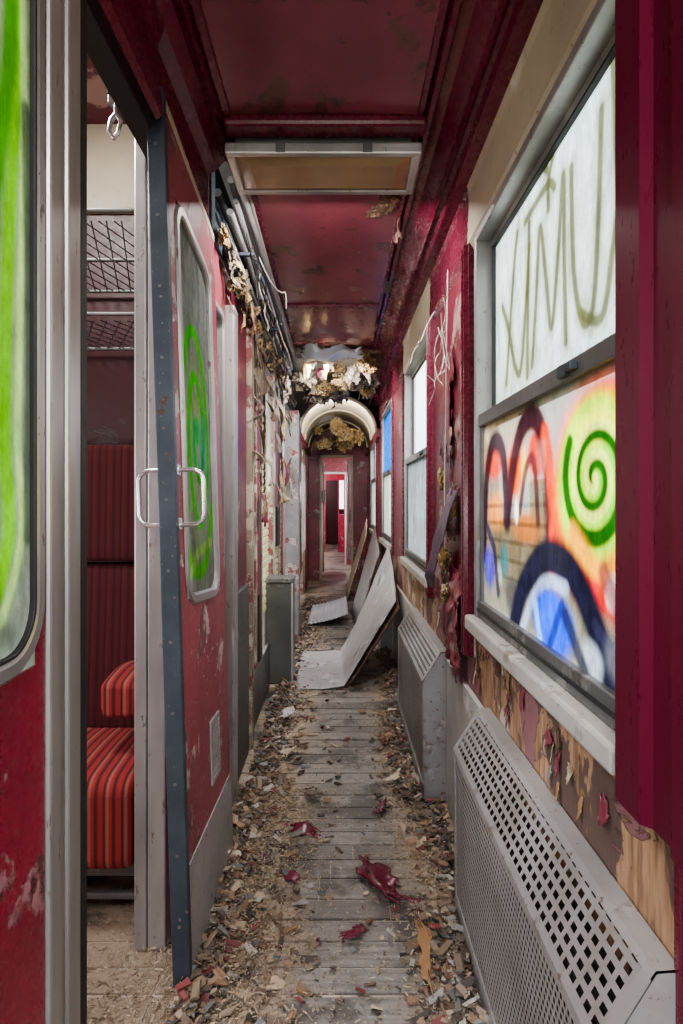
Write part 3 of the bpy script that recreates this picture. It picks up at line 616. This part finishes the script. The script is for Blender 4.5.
# ================================================================ COMPARTMENT
cp=empty('wall_compartment')
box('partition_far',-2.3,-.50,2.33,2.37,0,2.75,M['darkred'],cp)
box('partition_near',-2.3,-.50,.12,.16,0,2.75,M['maroon'],cp)
boxes('outer_wall',[(-2.36,-2.3,-1.4,9.5,0,.85),(-2.36,-2.3,-1.4,9.5,2.1,2.75),(-2.36,-2.3,-1.4,.4,.85,2.1),(-2.36,-2.3,2.1,2.9,.85,2.1),(-2.36,-2.3,4.5,5.2,.85,2.1),(-2.36,-2.3,6.8,9.5,.85,2.1)],M['maroon'],cp)
box('ceiling_compartment',-2.3,-.48,.16,2.33,2.70,2.72,M['maroon'],cp)
box('cream_band',-2.3,-.52,2.315,2.329,2.36,2.70,M['cream'],cp)
bs=empty('bench_seat')
def cushion(nm,x0,x1,y0,y1,z0,z1,r,tilt=0,mat='seat'):
    bm=bmesh.new(); bmesh.ops.create_cube(bm,size=1)
    bmesh.ops.subdivide_edges(bm,edges=bm.edges,cuts=5,use_grid_fill=True)
    for v in bm.verts:
        v.co=Vector(((x0+x1)/2+v.co.x*(x1-x0),(y0+y1)/2+v.co.y*(y1-y0),(z0+z1)/2+v.co.z*(z1-z0)))
        v.co.y+=tilt*(v.co.z-z0)
        v.co.z+=.018*math.sin(math.pi*(v.co.y-y0)/(y1-y0)) if not tilt else 0
    me=bpy.data.meshes.new(nm); bm.to_mesh(me); bm.free()
    o=finish(nm,me,M[mat],bs,True)
    b=o.modifiers.new('b','BEVEL'); b.width=r; b.segments=4; b.limit_method='ANGLE'
    return o
for i in range(3):
    xa=-.585-.56*i
    cushion('seat_%d'%i,xa-.55,xa,1.72,2.22,.17,.44,.07)
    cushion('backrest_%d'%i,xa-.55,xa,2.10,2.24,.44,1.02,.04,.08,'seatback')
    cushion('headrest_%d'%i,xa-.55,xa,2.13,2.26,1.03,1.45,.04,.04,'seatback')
cushion('armrest',-.74,-.62,1.86,2.14,.57,.68,.035)
boxes('seat_frame',[(-2.25,-.57,1.80,1.83,.12,.16),(-2.25,-.57,1.80,1.82,.05,.07),(-.60,-.57,1.80,1.83,0,.2),(-1.15,-1.12,1.80,1.83,0,.2),(-2.25,-.57,2.24,2.30,0,1.45)],M['aludark'],bs,.004)
lr=empty('luggage_rack')
tubes('rails',[[(-2.28,y,z),(-.56,y,z)] for z,y in ((2.10,1.76),(2.07,2.05),(2.05,2.30),(1.87,2.0),(1.83,2.30))],.007,M['aludark'],lr)
net=[]
for (z,y0,y1) in ((2.07,1.76,2.30),(1.85,2.0,2.30)):
    for k in range(44):
        x=-.50-k*.045; net+= [[(x,y0,z),(x-.16,y1,z-.02)],[(x-.16,y0,z),(x,y1,z-.02)]]
tubes('net',net,.0022,M['aludark'],lr)
boxes('brackets',[(-.58,-.56,1.78,2.31,2.03,2.06),(-.58,-.56,2.0,2.31,1.80,1.83)],M['aludark'],lr,.003)

# ================================================================ AISLE OBJECTS
ps=empty('fallen_lining_sheet')
sheet('sheet',[[(-.27,3.95,.012),(-.10,3.95,.014),(.04,3.96,.03),(.12,3.97,.16),(.25,3.98,.37),(.385,4.0,.58)],
               [(-.30,4.4,.014),(-.12,4.4,.016),(.03,4.42,.03),(.13,4.43,.20),(.26,4.45,.46),(.405,4.45,.74)],
               [(-.28,4.9,.012),(-.12,4.88,.016),(.02,4.88,.03),(.14,4.9,.24),(.27,4.9,.54),(.41,4.9,.88)]],M['linol'],ps,40,.008,3.5,.006,2)
sheet('brown_backing',[[(.055,3.99,.012),(.14,3.99,.13),(.27,3.99,.33),(.40,4.01,.53)],[(.05,4.9,.012),(.17,4.9,.21),(.29,4.9,.50),(.425,4.9,.84)]],M['brownply'],ps,20,.006,5,.014,5)
p2=empty('leaning_board')
sheet('board',[[(.17,5.7,.02),(.38,5.7,.75)],[(.14,6.6,.02),(.40,6.6,.95)]],M['linol'],p2,12,.004,3,.012,8)
p4=empty('leaning_board')
sheet('board',[[(.10,7.4,.02),(.34,7.4,.8)],[(.10,8.1,.02),(.38,8.1,1.0)]],M['cream'],p4,12,.004,3,.012,9)
p3=empty('fallen_corrugated_sheet')
rows=[]
for j in range(2):
    y=(5.9,6.9)[j]; rows.append([(-.30+.40*i/20,y+.05*j,.03+.10*(i/20)**1.5+(.012 if i%2 else 0)) for i in range(21)])
sheet('sheet',rows,M['plastic'],p3,40,.004,3,.004,4)
for k,(pts,m) in enumerate((
 ([[(.06,2.10,.02),(.18,2.04,.012)],[(.05,1.98,.03),(.22,1.88,.02)],[(.14,1.82,.012),(.29,1.76,.03)]],'trimred'),
 ([[(-.19,1.98,.01),(-.14,1.92,.01)],[(-.17,2.02,.02),(-.12,1.95,.012)]],'maroon'),
 ([[(-.20,2.25,.01),(-.05,2.20,.01)],[(-.18,2.29,.03),(-.06,2.27,.012)]],'trimred'),
 ([[(.13,2.35,.01),(.19,2.5,.01)],[(.17,2.33,.03),(.21,2.45,.04)]],'trimred'),
 ([[(.0,1.70,.01),(.06,1.76,.01)],[(.02,1.67,.01),(.09,1.73,.02)]],'trimred'),
 ([[(.21,1.48,.02),(.225,1.78,.03)],[(.25,1.47,.02),(.26,1.76,.03)]],'wood'),
 ([[(.19,2.6,.02),(.30,2.62,.03)],[(.19,2.66,.02),(.29,2.70,.06)]],'cream'),
 ([[(-.30,2.9,.02),(-.22,3.0,.03)],[(-.26,2.85,.02),(-.18,2.95,.05)]],'cream'),
 ([[(-.16,2.5,.02),(-.08,2.45,.03)],[(-.14,2.6,.02),(-.04,2.52,.03)]],'rag'),
 ([[(-.33,3.3,.03),(-.22,3.35,.05)],[(-.34,3.5,.02),(-.24,3.5,.07)]],'white'),
 ([[(.22,3.0,.03),(.33,3.05,.05)],[(.20,3.15,.02),(.31,3.2,.06)]],'brownply'))):
    sheet('paint_scrap',pts,M[m],None,24,.020,16,.003,k+20,.26)
def litter(name,n,place,cols,smin,smax,elong,flat=.15,pw=4):
    vs=[];fs=[];cc=[]
    for k in range(n):
        x,y,z=place(); s=smin+(smax-smin)*R()**pw; l=s*U(1,elong)
        M3=Matrix.Rotation(U(0,6.28),3,'Z')@Matrix.Rotation(U(-.7,.7),3,'X')@Matrix.Rotation(U(-.6,.6),3,'Y')
        c=random.choice(cols); j=U(.5,1.15); col=(c[0]*j,c[1]*j,c[2]*j,1); b=len(vs)
        for q in ((-1,-1,-1),(1,-1,-1),(1,1,-1),(-1,1,-1),(-1,-1,1),(1,-1,1),(1,1,1),(-1,1,1)):
            v=M3@Vector((q[0]*l/2*U(.5,1),q[1]*s/2*U(.3,1),q[2]*s*flat/2)); vs.append((v.x+x,v.y+y,max(.001,v.z+z+s*.2)))
        fs+=[tuple(b+i for i in q) for q in BF]; cc+=list(col)*8
    o=mesh(name,vs,fs,M['chips']); ca=o.data.color_attributes.new('Col','FLOAT_COLOR','POINT'); ca.data.foreach_set('color',cc)
tan=[(.34,.25,.17),(.50,.39,.28),(.21,.15,.11),(.34,.21,.13),(.12,.09,.07),(.28,.21,.15),(.56,.46,.35)]
mixc=tan+tan[:4]+[(.26,.05,.06),(.58,.54,.48),(.16,.18,.19),(.10,.09,.085),(.24,.14,.10),(.36,.35,.34),(.07,.06,.055),(.22,.21,.20),(.06,.05,.05)]
def side():
    y=1.2+6.5*R()**1.5
    if R()<.42:
        d=abs(random.gauss(0,.065)); x=.345-d
        if (1.8<y<2.45 or y>3.5): x+=.07
    else:
        d=abs(random.gauss(0,.095)); x=-.40+d*1.15
    return x,y,U(0,.05)*max(0,1-d/.13)
def allp():
    if R()<.92: return side()
    return (U(-.35,.34),1.2+7*R()**1.5,0)
litter('debris_litter',24000,allp,mixc,.0035,.030,2.8,.25,5)
def straw():
    r=R()
    if r<.66: return (min(.33,random.gauss(-.36,.15)),U(1.3,2.6),U(0,.016))
    if r<.86: return (min(.34,random.gauss(.28,.07)),U(1.2,3.4),U(0,.012))
    return (U(-.4,.36),U(1.2,4.5),0)
litter('straw_litter',28000,straw,[(.54,.43,.30),(.62,.51,.38),(.34,.25,.17),(.48,.37,.25)],.0016,.0050,5,.5,2)

# ================================================================ FAR END
we=empty('wall_end')
boxes('bulkhead',[(-.47,-.27,9.4,9.5,0,2.75),(.22,.52,9.4,9.5,0,2.75),(-.27,.22,9.4,9.5,1.93,2.75)],M['leafred'],we)
boxes('casing',[(-.29,-.25,9.36,9.40,0,1.95),(.20,.24,9.36,9.40,0,1.95),(-.25,.20,9.36,9.4,1.91,1.95)],M['cream'],we,.006)
boxes('bulkhead_far',[(-1.0,-.29,11.6,11.7,0,2.5),(.14,.52,11.6,11.7,0,2.5),(-.29,.14,11.6,11.7,1.76,2.5)],M['leafred'],we)
boxes('casing_far',[(-.31,-.28,11.56,11.6,0,1.79),(.13,.16,11.56,11.6,0,1.79),(-.28,.13,11.56,11.6,1.75,1.79)],M['white'],we,.004)
boxes('bulkhead_last',[(-1.0,-.30,14.4,14.5,0,2.5),(.02,.52,14.4,14.5,0,.9),(.14,.52,14.4,14.5,.9,2.5),(-.30,.14,14.4,14.5,1.72,2.5),(.0,.03,14.4,14.5,.0,1.72)],M['brightred'],we)
boxes('white_door_edge',[(.16,.20,9.55,10.3,.3,1.9)],M['linol'],we,.004)
boxes('wall_fittings',[(-.25,-.20,9.30,9.36,1.2,1.4),(.17,.20,9.3,9.36,.9,1.1),(-.27,-.24,10.4,10.45,0,1.9)],M['aludark'],we,.004)
box('vestibule_side_left',-1.0,-.95,9.5,18,0,2.3,M['leafred'],we)
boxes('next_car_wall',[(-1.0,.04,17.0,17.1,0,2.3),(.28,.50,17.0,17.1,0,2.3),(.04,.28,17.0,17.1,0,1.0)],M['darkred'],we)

# ================================================================ OUTSIDE
box('ground_outside',-60,60,-60,80,-1.25,-1.2,M['ground'])
rb=empty('neighbouring_railcar')
box('body_right',7.0,9.6,-6,22,-.6,2.0,M['siding'],rb,.1)
boxes('window_band',[(6.97,7.0,-5+i*2.2,-3.8+i*2.2,.7,1.5) for i in range(12)],M['dark'],rb)
boxes('side_ribs',[(6.97,7.01,-6,22,z,z+.04) for z in (-.4,-.2,0,.2,.4,1.6,1.8)],M['wood'],rb)
boxes('bogies',[(7.3,9.3,-4+i*9,-1.5+i*9,-1.2,-.6) for i in range(3)],M['dark'],rb,.05)

# ================================================================ LIGHT
wd=bpy.data.worlds.new('World'); SC.world=wd; wd.use_nodes=True; nt=wd.node_tree
bg=nt.nodes['Background']
v=texco(nt,(1,1,2.5),'Generated'); n=nz(nt,v,2.2,6)
nt.links.new(mix(nt,ramp(nt,n,.35,.65),(.66,.82,1.0),(1,1,1)),bg.inputs['Color']); bg.inputs['Strength'].default_value=4.0
def point(name,loc,e,r,c=(1,.96,.9)):
    l=bpy.data.lights.new(name,'POINT'); l.energy=e; l.shadow_soft_size=r; l.color=c
    o=bpy.data.objects.new(name,l); o.location=loc; COL.objects.link(o)
def area(name,loc,dirv,sx,sy,e,c=(1,.97,.93)):
    l=bpy.data.lights.new(name,'AREA'); l.shape='RECTANGLE'; l.size=sx; l.size_y=sy; l.energy=e; l.color=c
    o=bpy.data.objects.new(name,l); o.location=loc; o.rotation_euler=Vector(dirv).to_track_quat('-Z','Y').to_euler(); COL.objects.link(o)
def sun(name,dirv,e,ang,c=(1,.98,.95)):
    l=bpy.data.lights.new(name,'SUN'); l.energy=e; l.angle=math.radians(ang); l.color=c
    o=bpy.data.objects.new(name,l); o.rotation_euler=Vector(dirv).to_track_quat('-Z','Y').to_euler(); COL.objects.link(o)
sun('hazy_sun',(-.8,.25,-.42),13,50)
point('fill_rear',(.0,-.7,1.5),22,.35)  # added fill behind the camera, not a lamp of the corridor
area('fill_rear_top',(-.04,-.5,2.40),(0,.35,-1),.5,.3,20)  # added fill above and behind the camera, no fitting there
area('fill_aisle_mid',(-.04,2.21,2.35),(0,.45,-.9),.5,.08,24)  # added fill hidden behind the unlit fixture, brightens the aisle beyond
area('fill_aisle_far',(-.04,4.68,2.30),(0,.4,-.9),.5,.08,26)  # added fill by the first bare rib, facing away from view
area('fill_vault',(0,6.64,2.20),(0,.8,.25),.5,.12,12)  # added fill tucked behind the rib to lighten the vault
point('fill_compartment',(-1.5,.75,1.15),30,.15,(1,.97,.93))  # added fill inside the compartment, out of view
area('fill_compartment_top',(-1.1,1.5,2.65),(.25,.1,-1),.4,.3,26)  # added overhead fill, backlights the door glass
point('fill_side_room',(-1.2,3.6,1.7),75,.2)  # added fill spilling through the stripped left wall
point('fill_side_room',(-1.2,5.9,1.7),100,.2)  # second added fill behind the left wall, further along
point('fill_vestibule',(.40,10.2,1.4),70,.1)  # added fill to brighten the far end
point('fill_vestibule',(-.75,13.0,1.7),100,.15)  # added fill between the far bulkheads, kept out of sight
point('fill_vestibule',(-.75,15.6,1.7),60,.15)  # last added fill, past the final bulkhead

cam=bpy.data.cameras.new('Camera'); co=bpy.data.objects.new('Camera',cam); COL.objects.link(co)
co.location=(0,0,1.25); co.rotation_euler=(math.pi/2,0,0)
cam.sensor_width=36; cam.lens=600/1024*36; cam.shift_x=3.5/1024; cam.shift_y=-12/1024; cam.clip_start=.05
SC.camera=co
